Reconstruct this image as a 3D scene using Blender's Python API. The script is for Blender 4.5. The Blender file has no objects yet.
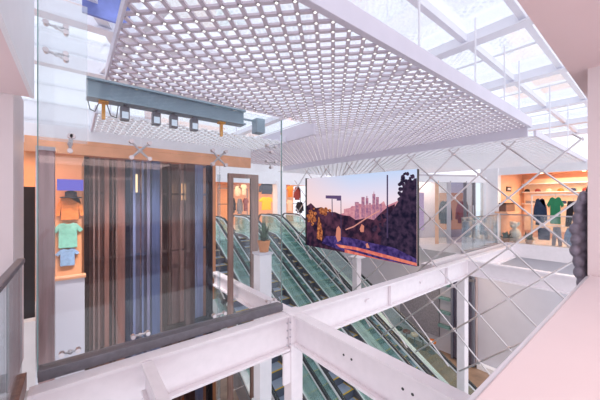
import bpy, bmesh, math, random
from mathutils import Vector, Matrix
random.seed(7)
C = bpy.context.scene.collection
PI = math.pi

# ------------------------------------------------------------------ camera
EYE = 1.6
ANG = math.radians(51.6)
FX, FY = math.cos(ANG), math.sin(ANG)          # forward
RX, RY = FY, -FX                               # right
FOC = 285.0
cam_d = bpy.data.cameras.new('camera'); cam = bpy.data.objects.new('camera', cam_d); C.objects.link(cam)
cam.location = (0, 0, EYE); cam.rotation_euler = (PI/2, 0, ANG - PI/2)
cam_d.sensor_width = 36; cam_d.lens = FOC/600*36; cam_d.clip_start = .02
bpy.context.scene.camera = cam

def ray(x, y):
    l = (x-300)/FOC; h = (200-y)/FOC
    return FX+RX*l, FY+RY*l, h
def on_x(x, y, X):      # point of the plane X = const seen at that pixel
    a, b, c = ray(x, y); t = X/a; return Vector((X, b*t, EYE+c*t))
def on_y(x, y, Y):
    a, b, c = ray(x, y); t = Y/b; return Vector((a*t, Y, EYE+c*t))
def on_z(x, y, z):
    a, b, c = ray(x, y); t = (z-EYE)/c; return Vector((a*t, b*t, z))

# ------------------------------------------------------------------ materials
def lin(c):
    return tuple((v/255/12.92 if v <= 10 else ((v/255+.055)/1.055)**2.4) for v in c) + (1,)
MATS = {}
def mat(name, col, rough=.5, metal=0., var=.06, scale=6., bump=0., spec=.5, trans=None, stretch=None):
    if name in MATS: return MATS[name]
    m = bpy.data.materials.new(name); m.use_nodes = True
    nt = m.node_tree; b = nt.nodes['Principled BSDF']
    b.inputs['Roughness'].default_value = rough; b.inputs['Metallic'].default_value = metal
    b.inputs['Specular IOR Level'].default_value = spec
    tc = nt.nodes.new('ShaderNodeTexCoord'); nz = nt.nodes.new('ShaderNodeTexNoise')
    nz.inputs['Scale'].default_value = scale; nz.inputs['Detail'].default_value = 4
    src = tc.outputs['Object']
    if stretch:
        mp = nt.nodes.new('ShaderNodeMapping'); mp.inputs['Scale'].default_value = stretch
        nt.links.new(src, mp.inputs['Vector']); src = mp.outputs['Vector']
    nt.links.new(src, nz.inputs['Vector'])
    r = nt.nodes.new('ShaderNodeValToRGB'); c = lin(col)
    r.color_ramp.elements[0].position = .3; r.color_ramp.elements[1].position = .7
    r.color_ramp.elements[0].color = tuple(max(0, v*(1-var)) for v in c[:3])+(1,)
    r.color_ramp.elements[1].color = tuple(min(1, v*(1+var)) for v in c[:3])+(1,)
    nt.links.new(nz.outputs['Fac'], r.inputs['Fac']); nt.links.new(r.outputs['Color'], b.inputs['Base Color'])
    if bump:
        bp = nt.nodes.new('ShaderNodeBump'); bp.inputs['Strength'].default_value = bump
        nt.links.new(nz.outputs['Fac'], bp.inputs['Height']); nt.links.new(bp.outputs['Normal'], b.inputs['Normal'])
    MATS[name] = m; return m
def emis(name, col, s=1.):
    if name in MATS: return MATS[name]
    m = bpy.data.materials.new(name); m.use_nodes = True; nt = m.node_tree; nt.nodes.clear()
    o = nt.nodes.new('ShaderNodeOutputMaterial'); e = nt.nodes.new('ShaderNodeEmission')
    e.inputs['Color'].default_value = lin(col); e.inputs['Strength'].default_value = s
    nt.links.new(e.outputs[0], o.inputs[0]); MATS[name] = m; return m
def glass(name, tint, clear=.85, rough=.03, gcol=(255, 255, 255), haze=0., hcol=(220, 225, 230)):
    # thin pane: tinted see-through + fresnel reflection (+ a flat diffuse haze tint)
    if name in MATS: return MATS[name]
    m = bpy.data.materials.new(name); m.use_nodes = True; nt = m.node_tree; nt.nodes.clear()
    o = nt.nodes.new('ShaderNodeOutputMaterial')
    t = nt.nodes.new('ShaderNodeBsdfTransparent'); t.inputs['Color'].default_value = lin(tint)
    g = nt.nodes.new('ShaderNodeBsdfGlossy'); g.inputs['Roughness'].default_value = rough; g.inputs['Color'].default_value = lin(gcol)
    f = nt.nodes.new('ShaderNodeLayerWeight'); f.inputs['Blend'].default_value = .25
    mr = nt.nodes.new('ShaderNodeMapRange'); mr.inputs['To Min'].default_value = 1-clear; mr.inputs['To Max'].default_value = min(1, 1.55-clear)
    nt.links.new(f.outputs['Fresnel'], mr.inputs['Value'])
    mx = nt.nodes.new('ShaderNodeMixShader'); nt.links.new(mr.outputs['Result'], mx.inputs[0])
    nt.links.new(t.outputs[0], mx.inputs[1]); nt.links.new(g.outputs[0], mx.inputs[2])
    last = mx
    if haze:
        d = nt.nodes.new('ShaderNodeBsdfDiffuse'); d.inputs['Color'].default_value = lin(hcol)
        m2 = nt.nodes.new('ShaderNodeMixShader'); m2.inputs[0].default_value = haze
        nt.links.new(mx.outputs[0], m2.inputs[1]); nt.links.new(d.outputs[0], m2.inputs[2]); last = m2
    nt.links.new(last.outputs[0], o.inputs[0]); MATS[name] = m; return m

PINK   = mat('pink_paint', (227, 213, 214), .55, var=.015, scale=3)
PINKC  = mat('pink_soffit_paint', (236, 212, 213), .6, var=.015, scale=3)
WHITE  = mat('white_paint', (238, 236, 240), .5, var=.02)
BEAM   = mat('white_beam_paint', (238, 229, 233), .42, var=.03, scale=9, bump=.03)
LATT   = mat('white_lattice_paint', (208, 197, 208), .5, var=.02)
FASC   = mat('shaded_fascia_paint', (214, 209, 222), .5, var=.02)  # lavender tone carries the shade on the canopy edges
ROOFW  = mat('skylight_white_paint', (232, 232, 240), .5, var=.02)
STEEL  = mat('brushed_steel', (196, 194, 200), .28, 1., var=.08, scale=30)
DSTEEL = mat('dark_grey_metal', (118, 115, 122), .4, .3, var=.1, scale=20)
CHROME = mat('polished_rod_steel', (214, 206, 208), .3, .75, var=.06, scale=14)
BRONZE = mat('bronze_metal', (138, 108, 98), .3, .45, var=.25, scale=5, stretch=(6, 6, .4))
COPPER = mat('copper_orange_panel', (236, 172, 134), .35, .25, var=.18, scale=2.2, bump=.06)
BLUEST = mat('blue_grey_post_metal', (134, 138, 154), .3, .5, var=.2, scale=4, stretch=(9, 9, .5))
DARK   = mat('near_black_paint', (30, 26, 30), .4, var=.2)
GREYB  = mat('blue_grey_beam_paint', (140, 158, 170), .5, var=.06)
LAVW   = mat('grey_lavender_wall', (206, 204, 214), .7, var=.03, scale=2)
ORANGE = mat('orange_clamp_paint', (224, 158, 74), .45, var=.1)
FLOORB = mat('brown_stone_floor', (150, 124, 104), .3, var=.25, scale=3)
FLOORW = mat('pale_stone_floor', (214, 208, 208), .3, var=.06, scale=3)
PEACH  = mat('peach_shop_wall', (232, 180, 148), .6, var=.04, scale=3)
PEACHD = mat('copper_shop_ceiling', (216, 146, 104), .5, var=.08, scale=3)
WOOD   = mat('warm_shelf_wood', (196, 132, 84), .5, var=.2, scale=8, stretch=(1, 1, 8))
BLACKR = mat('black_rubber', (38, 40, 46), .4, var=.1)
DECK   = mat('white_deck_aluminium', (236, 240, 242), .35, .0, var=.03)
TREAD  = mat('step_blue_grey', (160, 172, 194), .45, .1, var=.18, scale=40, stretch=(14, 1, 1))
RISER  = mat('step_riser_dark', (92, 98, 114), .45, .1, var=.15, scale=30, stretch=(14, 1, 1))
YELLOW = mat('step_yellow_edge', (214, 178, 62), .5, var=.1)
TEAL   = mat('teal_fabric', (120, 176, 160), .9, var=.15, scale=14, bump=.3)
NAVY   = mat('navy_fabric', (44, 62, 92), .9, var=.2, scale=14, bump=.3)
GREEN  = mat('green_fabric', (44, 134, 96), .9, var=.1, scale=14, bump=.3)
BLACKF = mat('black_fabric', (34, 32, 40), .9, var=.2, scale=14, bump=.3)
DENIM  = mat('denim_fabric', (124, 150, 182), .9, var=.2, scale=20, bump=.3)
GREYF  = mat('grey_fabric', (140, 138, 146), .9, var=.2, scale=20, bump=.3)
SKYF   = mat('light_blue_fabric', (126, 176, 222), .9, var=.1, scale=14, bump=.3)
YELF   = mat('yellow_fabric', (250, 206, 40), .9, var=.1, scale=14, bump=.3)
ORGF   = mat('orange_fabric', (216, 124, 60), .9, var=.25, scale=14, bump=.3)
CREAM  = mat('cream_fabric', (236, 214, 190), .9, var=.1, scale=14, bump=.3)
REDF   = mat('maroon_fabric', (138, 62, 62), .9, var=.2, scale=14, bump=.3)
PUFF   = mat('grey_puffer_nylon', (124, 118, 132), .5, var=.22, scale=26, bump=.35)
LEAF   = mat('dark_green_leaf', (52, 86, 58), .5, var=.35, scale=12)
TERRA  = mat('terracotta', (204, 132, 78), .8, var=.12)
PLUSH  = mat('white_plush', (236, 230, 220), .95, var=.1, scale=30, bump=.6)
G_CLEAR  = glass('clear_screen_glass', (250, 252, 253), .985)
G_UP     = glass('reflection_haze_glass', (248, 251, 252), .93, haze=.16, hcol=(244, 246, 250))  # milky reflection put in as a flat diffuse haze
G_EDGE   = mat('green_glass_edge', (128, 160, 158), .2, var=.05)
G_BRONZE = glass('smoked_bronze_glass', (226, 212, 208), .985, .04, (255, 236, 226))
G_BLUE   = glass('smoked_blue_glass', (222, 226, 238), .985, .04, (236, 240, 255))
G_GREEN  = glass('green_balustrade_glass', (243, 251, 249), .96, .05, (240, 250, 248), haze=.12, hcol=(168, 216, 206))
G_ROOF   = glass('skylight_glass', (252, 254, 255), .99)
G_BAL    = glass('balustrade_clear_glass', (238, 244, 246), .95, haze=.04)

# ------------------------------------------------------------------ mesh helpers
class MB:
    def __init__(s): s.bm = bmesh.new()
    def _new(s, vs, fs, mi=0, smooth=False):
        v = [s.bm.verts.new(p) for p in vs]
        for f in fs:
            try:
                F = s.bm.faces.new([v[i] for i in f]); F.material_index = mi; F.smooth = smooth
            except ValueError: pass
        return s
    def box(s, x0, x1, y0, y1, z0, z1, mi=0):
        return s._new([(x0,y0,z0),(x1,y0,z0),(x1,y1,z0),(x0,y1,z0),(x0,y0,z1),(x1,y0,z1),(x1,y1,z1),(x0,y1,z1)],
            [(3,2,1,0),(4,5,6,7),(0,1,5,4),(1,2,6,5),(2,3,7,6),(3,0,4,7)], mi)
    def bar(s, a, b, w, h, mi=0, up=(0,0,1)):      # rectangular bar from a to b
        a, b = Vector(a), Vector(b); d = (b-a).normalized(); u = Vector(up)
        if abs(d.dot(u)) > .98: u = Vector((0,1,0))
        r = d.cross(u).normalized(); u = r.cross(d).normalized()
        o = [(-w/2,-h/2),(w/2,-h/2),(w/2,h/2),(-w/2,h/2)]
        vs = [a+r*i+u*j for i,j in o]+[b+r*i+u*j for i,j in o]
        return s._new(vs, [(3,2,1,0),(4,5,6,7),(0,1,5,4),(1,2,6,5),(2,3,7,6),(3,0,4,7)], mi)
    def tube(s, a, b, r0, r1=None, n=10, mi=0):
        a, b = Vector(a), Vector(b); r1 = r0 if r1 is None else r1; d = (b-a).normalized()
        u = Vector((0,0,1)) if abs(d.z) < .95 else Vector((1,0,0))
        p = d.cross(u).normalized(); q = d.cross(p)
        vs = [a+(p*math.cos(2*PI*i/n)+q*math.sin(2*PI*i/n))*r0 for i in range(n)]
        vs += [b+(p*math.cos(2*PI*i/n)+q*math.sin(2*PI*i/n))*r1 for i in range(n)]
        fs = [(i,(i+1)%n,n+(i+1)%n,n+i) for i in range(n)]
        s._new(vs, fs+[tuple(range(n-1,-1,-1)), tuple(range(n,2*n))], mi)
        return s
    def path(s, pts, w, h, mi=0, side=(1,0,0)):    # swept rectangle, side = constant lateral axis
        L = Vector(side).normalized(); pts = [Vector(p) for p in pts]; rings = []
        for i, p in enumerate(pts):
            d = (pts[min(i+1,len(pts)-1)]-pts[max(i-1,0)]).normalized(); n = L.cross(d).normalized()
            rings += [p+L*a+n*b for a,b in ((-w/2,-h/2),(w/2,-h/2),(w/2,h/2),(-w/2,h/2))]
        k = len(pts); fs = [(3,2,1,0), tuple(4*(k-1)+i for i in range(4))]
        for i in range(k-1):
            for j in range(4): fs.append((4*i+j,4*i+(j+1)%4,4*i+4+(j+1)%4,4*i+4+j))
        return s._new(rings, fs, mi)
    def wire(s, pts, r, n=6, mi=0):
        for a, b in zip(pts, pts[1:]): s.tube(a, b, r, r, n, mi)
        return s
    def prism(s, pts, off, mi=0):                  # polygon extruded by a vector
        pts = [Vector(p) for p in pts]; off = Vector(off); n = len(pts)
        return s._new(pts+[p+off for p in pts], [tuple(range(n-1,-1,-1)), tuple(range(n,2*n))]+[(i,(i+1)%n,n+(i+1)%n,n+i) for i in range(n)], mi)
    def ball(s, c, r, sc=(1,1,1), sub=2, mi=0):
        g = bmesh.ops.create_icosphere(s.bm, subdivisions=sub, radius=r, matrix=Matrix.Translation(Vector(c)) @ Matrix.Diagonal((*sc,1)))
        for f in {f for v in g['verts'] for f in v.link_faces}: f.material_index = mi; f.smooth = True
        return s
    def lathe(s, prof, c, n=20, mi=0):
        c = Vector(c); vs = []; fs = []
        for r, z in prof:
            vs += [c+Vector((r*math.cos(2*PI*i/n), r*math.sin(2*PI*i/n), z)) for i in range(n)]
        for k in range(len(prof)-1):
            for i in range(n): fs.append((k*n+i,k*n+(i+1)%n,(k+1)*n+(i+1)%n,(k+1)*n+i))
        fs += [tuple(range(n-1,-1,-1)), tuple((len(prof)-1)*n+i for i in range(n))]
        return s._new(vs, fs, mi, True)
    def build(s, name, mats, parent=None, bevel=0., smooth=False, kind=None, label=None):
        bmesh.ops.recalc_face_normals(s.bm, faces=s.bm.faces)
        me = bpy.data.meshes.new(name); s.bm.to_mesh(me); s.bm.free()
        for m in (mats if isinstance(mats, (list, tuple)) else [mats]): me.materials.append(m)
        o = bpy.data.objects.new(name, me); C.objects.link(o)
        if parent is not None:
            o.parent = parent
            o.matrix_parent_inverse = PINV.get(parent.name, Matrix.Identity(4))
        if bevel:
            b = o.modifiers.new('bevel', 'BEVEL'); b.width = bevel; b.segments = 2; b.limit_method = 'ANGLE'
        if smooth:
            for p in me.polygons: p.use_smooth = True
        if kind: o['kind'] = kind
        if label: o['label'] = label
        return o
PINV = {}
def thing(name, label, cat, loc=(0,0,0), group=None):
    o = bpy.data.objects.new(name, None); C.objects.link(o); o.location = loc; o.empty_display_size = .1
    o['label'] = label; o['category'] = cat
    if group: o['group'] = group
    PINV[o.name] = Matrix.Translation(Vector(loc)).inverted()     # parts are written in world coordinates
    return o
def tag(o, label, cat, group=None):
    o['label'] = label; o['category'] = cat
    if group: o['group'] = group
    return o
def struct(name, mb, m, **k):
    return mb.build(name, m, kind='structure', **k)

# ================================================================== SETTING
struct('floor_near', MB().box(-3, 3.6, -2.2, .26, -.4, 0).box(-3, -.30, .26, 3.3, -.4, 0), FLOORW)
struct('ceiling_near', MB().box(-3, 4.6, -2.2, .39, 2.48, 2.9).box(-3, -.29, .39, 3.35, 2.48, 2.9), PINKC)
struct('trim_1', MB().box(-.29, -.265, .39, 3.30, 2.46, 3.9), WHITE)          # white fascia over the left gallery
struct('wall_pillar_left', MB().box(-1.3, -.40, 3.36, 4.0, 0, 2.6), PINK)
struct('wall_pillar_right', MB().box(2.70, 3.4, -.5, .30, 0, 2.48), PINK)
struct('floor_lower', MB().box(-3, 13, .2, 17, -5.2, -5.0), FLOORB)
struct('wall_right', MB().box(12.62, 12.9, -.5, 13.9, -5, -.42), LAVW)
struct('floor_right', MB().box(12.4, 17, -.5, 3.5, -.4, 0).box(8.95, 17, 3.5, 11.6, -.4, 0), FLOORW)
struct('floor_back', MB().box(2.6, 13, 11.9, 17.5, -.4, 0), FLOORW)
struct('floor_left', MB().box(-3, .12, 5.14, 9, -.9, 0), FLOORW)
struct('trim_2', MB().box(12.36, 12.4, .2, 3.5, -.42, .06).box(6.86, 12.4, 3.46, 3.52, -.30, .04).box(6.86, 8.95, 3.52, 3.75, -.30, .0), BEAM)

# parapet in front of the camera (pale pink coping) and the steel edge rail outside it
pr = thing('parapet', 'broad pale pink parapet coping sloping across the lower right corner', 'parapet', (1.5, 0, 0))
MB().box(-.2, 2.69, -.6, .29, 1.06, 1.10).build('coping', PINK, pr, bevel=.006)
MB().box(-.2, 2.69, -.55, .25, 0, 1.06).build('parapet_wall', PINK, pr)
rl = thing('edge_rail', 'thin silver rail running along the outer edge of pink parapet', 'rail', (1.5, .34, 0))
MB().box(.2, 2.69, .292, .308, 1.03, 1.09).build('rail_bar', mat('pale_silver_rail', (222, 222, 228), .35, .2, var=.04), rl, bevel=.003)
for x in (.9, 1.4, 1.9, 2.4): MB().box(x-.02, x+.02, .251, .31, .99, 1.03).build('bracket', STEEL, rl)

# left glass balustrade
lb = thing('glass_balustrade', 'glass balustrade with dark sloping handrail beside the left pink pillar', 'balustrade', (-.35, 2, 0))
for y0, y1 in ((.4, 1.55), (1.57, 2.68), (2.70, 3.34)):
    MB().box(-.356, -.344, y0, y1, .06, 1.07).build('glass_pane', G_BAL, lb)
MB().box(-.375, -.325, .4, 3.34, 1.07, 1.11).build('handrail', DSTEEL, lb, bevel=.008)
MB().box(-.385, -.315, .4, 3.34, 0.0, .14).build('base_channel', BRONZE, lb, bevel=.005)

# ================================================================== STEEL BEAMS
def ibeam(name, label, a, b, top, depth, fw, web=.03, fl=.035, stiff=(), group=None):
    a, b = Vector((*a, 0)), Vector((*b, 0)); mid = (a+b)/2
    t = thing(name, label, 'beam', (mid.x, mid.y, top-depth), group)
    z = lambda p, h: Vector((p.x, p.y, h))
    MB().bar(z(a, top-fl/2), z(b, top-fl/2), fw, fl).build('top_flange', BEAM, t, bevel=.004)
    MB().bar(z(a, top-depth+fl/2), z(b, top-depth+fl/2), fw, fl).build('bottom_flange', BEAM, t, bevel=.004)
    MB().bar(z(a, top-depth/2), z(b, top-depth/2), web, depth-2*fl).build('web', BEAM, t)
    d = (b-a).normalized(); n = Vector((-d.y, d.x, 0))
    for s in stiff:
        p = a+d*s
        MB().bar(z(p, top-fl)-n*0, z(p, top-depth+fl), fw*.9, .02, up=d).build('stiffener', BEAM, t)
    return t, a, d, n
b1, a, d, n = ibeam('steel_beam', 'long white steel beam left of the column, under the glass screen', (-.27, 3.27), (2.36, 3.27), 0, .50, .16, stiff=())
MB().box(-.30, -.27, 3.19, 3.35, -.5, .0).build('end_plate', BEAM, b1)
b2, *_ = ibeam('steel_beam', 'white steel beam right of the column running towards the corner shop', (2.58, 3.27), (12.36, 3.27), 0, .46, .16)
for x in (4.75, 7.1):
    MB().box(x, x+.02, 3.19, 3.25, -.42, -.035).build('stiffener', BEAM, b2)
for x in (4.05, 5.9):
    MB().box(x, x+.10, 3.215, 3.255, -.22, -.17).build('lug', BEAM, b2)
b3, *_ = ibeam('steel_beam', 'white steel beam from the column down to the pink parapet, four bolt holes in side', (2.47, .28), (2.47, 3.18), 0, .44, .16)
for y in (2.28, 2.16, 1.52, 1.42):
    MB().tube((2.452, y, -.20), (2.458, y, -.20), .014, n=12).build('bolt_hole', DARK, b3, label='dark round bolt hole')
b4, *_ = ibeam('steel_beam', 'white steel beam behind the glass screen, receding from the column', (2.47, 3.36), (2.47, 6.2), 0, .30, .14)
b5, *_ = ibeam('steel_beam', 'short white joist meeting the left beam at its middle', (.57, .28), (.57, 3.18), -.015, .30, .10)
b6, *_ = ibeam('steel_beam', 'white steel beam under the corner shop, crossing above the pale wall', (8.25, .28), (8.25, 3.18), 0, .40, .16)

ct = thing('steel_column', 'white steel column under the beam junction with bolted gusset plate', 'column', (2.47, 3.27, -5))
MB().box(2.37, 2.57, 3.18, 3.36, -4.98, .01).build('shaft', BEAM, ct, bevel=.006)
MB().box(2.25, 2.37, 3.20, 3.23, -.95, -.52).build('gusset_plate', BEAM, ct, bevel=.004)
MB().box(2.30, 2.64, 3.12, 3.40, -5.0, -4.96).build('base_plate', BEAM, ct)
MB().box(2.34, 2.60, 3.16, 3.38, -.012, .012).build('cap_plate', BEAM, ct)
for i in range(4):
    for k in (0, 1):
        MB().tube((2.35-.05*k, 3.176, -.1-.1*i), (2.35-.05*k, 3.19, -.1-.1*i), .011, n=8).build('bolt', STEEL, ct)
ct2 = thing('steel_column', 'tall white column standing under the right beam beside pale wall', 'column', (8.2, 3.3, -5))
MB().box(8.09, 8.33, 3.2, 3.4, -4.97, -.42).build('shaft', BEAM, ct2, bevel=.006)
MB().box(8.0, 8.42, 3.1, 3.5, -5.0, -4.95).build('base_plate', BEAM, ct2)
ct3 = thing('steel_column', 'white column seen under the lit screen between the escalators', 'column', (7.3, 6.2, -5))
MB().box(7.19, 7.41, 6.1, 6.3, -2.2, -.3).build('shaft', BEAM, ct3, bevel=.006)
MB().box(7.1, 7.5, 6.0, 6.4, -.3, -.26).build('cap_plate', BEAM, ct3)

# ================================================================== GLASS SCREEN with spider fittings
gs = thing('glass_screen', 'tall frameless glass screen with spider fittings above the left beam', 'glass screen', (1.05, 3.42, 0))
SY = 3.42
js = [-.25, .555, 1.43, 2.36]
for x0, x1 in zip(js, js[1:]):
    MB().box(x0+.004, x1-.004, SY-.008, SY+.008, .06, 2.125).build('glass_pane', G_CLEAR, gs)
    if x0 > 0: MB().box(x0+.004, x1-.004, SY-.008, SY+.008, 2.135, 2.76).build('glass_pane', G_CLEAR, gs)
MB().box(-.246, .10, SY-.008, SY+.008, 2.135, 3.45).build('glass_pane', G_UP, gs)
MB().box(.108, .551, SY-.008, SY+.008, 2.135, 2.76).build('glass_pane', G_CLEAR, gs)
MB().box(-.256, -.248, SY-.012, SY+.012, .03, 3.45).build('edge_strip', G_EDGE, gs)
MB().box(2.361, 2.369, SY-.012, SY+.012, .06, 2.76).build('edge_strip', G_EDGE, gs)
MB().box(-.25, 2.36, SY-.05, SY+.09, .0, .10).build('base_channel', DSTEEL, gs, bevel=.006)
def spider(x, z, s, arms, y=SY):
    m = MB(); c = Vector((x, y+.05, z))
    so = m.ball(c, .022).build('spider_fitting', CHROME, gs)
    for ax, az in arms:
        m = MB(); e = c+Vector((ax*s, -.025, az*s)); m.tube(c, e, .014, .010, 8)
        m.tube(e+Vector((0,-.035,0)), e+Vector((0,.02,0)), .022, n=12)
        m.build('arm', CHROME, so)
X4 = ((-1,-1),(1,-1),(-1,1),(1,1))
for x in js[1:3]: spider(x, 2.13, .085, X4)
for x in js[1:3]: spider(x, .15, .07, ((-1,.2),(1,.2)))
for x, z in ((-.03, 2.13),): spider(x, z, .07, ((0,1),(0,-1),(.3,1)))
spider(-.03, .16, .06, ((-1,.2),(1,.2)))
for z in (2.13, 2.35): spider(2.2, z, .07, ((-1,.3),(1,.3),(0,-.9)))
for z in (2.95, 3.2): spider(-.13, z, .07, ((-1,0),(1,.1),(1,-.6)))
spider(2.2, .15, .06, ((-1,.3),(1,.3)))

# ================================================================== LATTICE CANOPIES
def lattice(poly_rects, z, h, w, pitch):
    """45 degree fins clipped to axis-aligned rectangles"""
    m = MB(); nodes = []
    step = pitch*math.sqrt(2)
    for (x0, x1, y0, y1) in poly_rects:
        k0 = math.ceil((x0+y0)/step); k1 = math.floor((x1+y1)/step)
        for k in range(k0, k1+1):          # x + y = c
            c = k*step; xa = max(x0, c-y1); xb = min(x1, c-y0)
            if xb-xa > .02: m.bar((xa, c-xa, z+h/2), (xb, c-xb, z+h/2), w, h)
        k0 = math.ceil((x0-y1)/step); k1 = math.floor((x1-y0)/step)
        for k in range(k0, k1+1):          # x - y = c
            c = k*step; xa = max(x0, c+y0); xb = min(x1, c+y1)
            if xb-xa > .02: m.bar((xa, xa-c, z+h/2), (xb, xb-c, z+h/2), w, h)
        for i in range(math.ceil((x0+y0)/step), math.floor((x1+y1)/step)+1):
            for j in range(math.ceil((x0-y1)/step), math.floor((x1-y0)/step)+1):
                X = (i+j)*step/2; Y = (i-j)*step/2
                if x0+.01 < X < x1-.01 and y0+.01 < Y < y1-.01: nodes.append((X, Y))
    return m, nodes
LAMP = emis('node_lamp_white', (255, 250, 252), 1.4)
def canopy(label, rects, z, edges, lm_=None, h=.018, w=.034, pitch=.128, lights=True, rods=()):
    xs = [r[0] for r in rects]+[r[1] for r in rects]; ys = [r[2] for r in rects]+[r[3] for r in rects]
    t = thing('lattice_canopy', label, 'ceiling canopy', (sum(xs)/len(xs), sum(ys)/len(ys), z))
    m, nodes = lattice(rects, z, h, w, pitch)
    m.build('lattice', lm_ or LATT, t)
    if lights:
        nodes.sort(key=lambda p: p[0]**2+p[1]**2)
        q = MB().box(-.010, .010, -.010, .010, -.004, .002).build('node_lamp', LAMP, t); lm = q.data
        q.location = (nodes[0][0], nodes[0][1], z)
        for X, Y in nodes[1:100]:                      # the hundred nearest lamps one by one
            c = q.copy(); C.objects.link(c); c.location = (X, Y, z)
        l = MB()
        for X, Y in nodes[100:]: l.box(X-.010, X+.010, Y-.010, Y+.010, z-.004, z+.002)
        l.build('node_lamp', LAMP, t, kind='stuff')
    for e in edges: MB().box(*e).build('edge_fascia', FASC, t, bevel=.004)
    for x, y, zt in rods: MB().tube((x, y, z+h), (x, y, zt), .012, n=8).build('hanger_rod', ROOFW, t)
    return t
ZU, ZL = 2.95, 2.78
canopy('large white lattice canopy studded with lamps, highest one overhead',
       [(.29, 6.58, 1.52, 3.84), (3.42, 6.58, 3.84, 9.4)], ZU,
       [(.27, 6.62, 1.46, 1.52, ZU-.01, ZU+.16), (6.58, 6.62, 1.52, 9.4, ZU-.17, ZU+.12), (.27, .29, 1.52, 3.86, ZU-.005, ZU+.12),
        (3.38, 3.42, 3.86, 9.4, ZU-.17, ZU+.10)],
       rods=((2.9, 1.6, 4.15), (4.4, 1.6, 4.15), (5.6, 1.6, 4.15), (6.4, 1.6, 4.15), (1.6, 1.6, 4.15)))
canopy('lower white lattice canopy above the glass lift, behind the grey beam',
       [(.25, 3.36, 4.75, 6.25)], ZL, [(.22, .25, 4.72, 6.28, ZL-.01, ZL+.10), (3.36, 3.38, 4.72, 6.28, ZL-.01, ZL+.1)], lm_=WHITE, h=.018, rods=((.5, 6.0, 4.15), (2.9, 6.0, 4.15)))
canopy('lower white lattice canopy stepping down over the corner shop and the screen',
       [(6.66, 12.36, 1.44, 10.0)], ZL, [(6.62, 12.5, 1.40, 1.44, ZL-.01, ZL+.10)], lm_=WHITE, h=.018, w=.032, pitch=.15, lights=False, rods=((8.2, 1.5, 4.15), (10.2, 1.5, 4.15)))

# services in the gap between the canopies
gb = thing('grey_beam', 'blue grey steel beam crossing the gap between the lattice canopies', 'beam', (1.0, 4.2, 2.82))
MB().box(.11, 2.15, 4.18, 4.22, 2.82, 3.02).build('web', GREYB, gb)
MB().box(.11, 2.15, 4.10, 4.30, 2.80, 2.825).build('bottom_flange', GREYB, gb)
MB().box(.11, 2.15, 4.10, 4.30, 3.01, 3.035).build('top_flange', GREYB, gb)
jb = thing('junction_box', 'small grey box hung at the right end of the grey beam', 'box', (2.44, 4.2, 2.72))
MB().box(2.36, 2.52, 4.12, 4.3, 2.72, 2.96).build('body', GREYB, jb, bevel=.01)
MB().box(2.15, 2.37, 4.19, 4.21, 2.90, 2.93).build('conduit', GREYB, jb)
cl = [('orange clamp hanging under the left end of the grey beam', .28), ('orange clamp hanging under the right end of the grey beam', 1.78)]
for lab, x in cl:
    t = thing('hanger_clamp', lab, 'clamp', (x, 4.2, 2.6), 'orange hangers under the grey beam')
    MB().box(x-.018, x+.018, 4.18, 4.22, 2.58, 2.80).build('strap', ORANGE, t)
    MB().box(x-.05, x+.05, 4.15, 4.25, 2.775, 2.80).build('hook_plate', ORANGE, t)
FX_L = ['blue grey floodlight under the grey beam, leftmost in its row', 'second blue grey floodlight from left under the grey beam',
        'third blue grey floodlight from left under the grey beam', 'fourth blue grey floodlight from left under the grey beam']
GLARE = emis('floodlight_lens', (220, 230, 250), .9)
for lab, x in zip(FX_L, (.50, .86, 1.08, 1.36)):
    t = thing('floodlight', lab, 'light', (x, 4.19, 2.60), 'floodlights under the grey beam')
    hb = MB().box(x-.05, x+.05, 4.14, 4.24, 2.60, 2.77).build('housing', DSTEEL, t, bevel=.01)
    MB().box(x-.035, x+.035, 4.13, 4.14, 2.62, 2.70).build('lens', GLARE, hb)
    MB().box(x-.015, x+.015, 4.17, 4.21, 2.77, 2.80).build('stem', DSTEEL, t)
for lab, pts in (('thin dark cable drooping from the grey beam at far left', [(.13,4.28,2.80),(.15,4.28,2.70),(.20,4.28,2.68),(.24,4.28,2.80)]),
                 ('thin dark cable looping beside the orange clamp', [(.32,4.28,2.80),(.36,4.28,2.66),(.42,4.28,2.64),(.44,4.28,2.80)])):
    tag(MB().wire(pts, .006).build('cable', BLACKR), lab, 'cable')
SPT = ['leftmost', 'second from left', 'third from left', 'fourth from left', 'fifth from left', 'rightmost']
for s, x in zip(SPT, (.18, .34, .78, 1.55, 2.0, 2.35)):
    t = thing('track_spotlight', f'small dark spotlight in the row above the copper band, {s}', 'light', (x, 6.2, 2.7), 'spotlights above the copper band')
    hb = MB().box(x-.06, x+.06, 6.10, 6.22, 2.69, 2.765).build('head', DSTEEL, t, bevel=.008)
    MB().box(x-.04, x+.04, 6.095, 6.10, 2.70, 2.75).build('lens', emis('spot_lens', (255, 224, 170), 1.), hb)

# ================================================================== SKYLIGHT
ZR = 4.2
sk = MB()
sk.box(-3, 16, -1, 16, ZR+.20, ZR+.212)
struct('window_1', sk, G_ROOF)
PL = ['nearest and largest white roof beam crossing the skylight at upper right', 'second white roof beam crossing the skylight at upper right',
      'third white roof beam crossing the skylight at upper right', 'fourth white roof beam, low beside the right pillar top', 'fifth and farthest white roof beam at the far end of skylight']
for lab, x in zip(PL, (5.2, 7.7, 10.6, 13.4, 15.6)):
    t = thing('roof_beam', lab, 'roof beam', (x, 7, ZR), 'roof beams across the skylight')
    MB().box(x-.03, x+.03, -1, 15, ZR+.02, ZR+.19).build('web', ROOFW, t)
    MB().box(x-.11, x+.11, -1, 15, ZR-.01, ZR+.02).build('flange', ROOFW, t)
for lab, y in (('slim white skylight rafter nearest the pink soffit', 1.25), ('slim white skylight rafter just above the canopy edge', 2.05)):
    tag(MB().box(-.3, 16, y-.045, y+.045, ZR+.06, ZR+.18).build('roof_rafter', ROOFW), lab, 'roof rafter')
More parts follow.
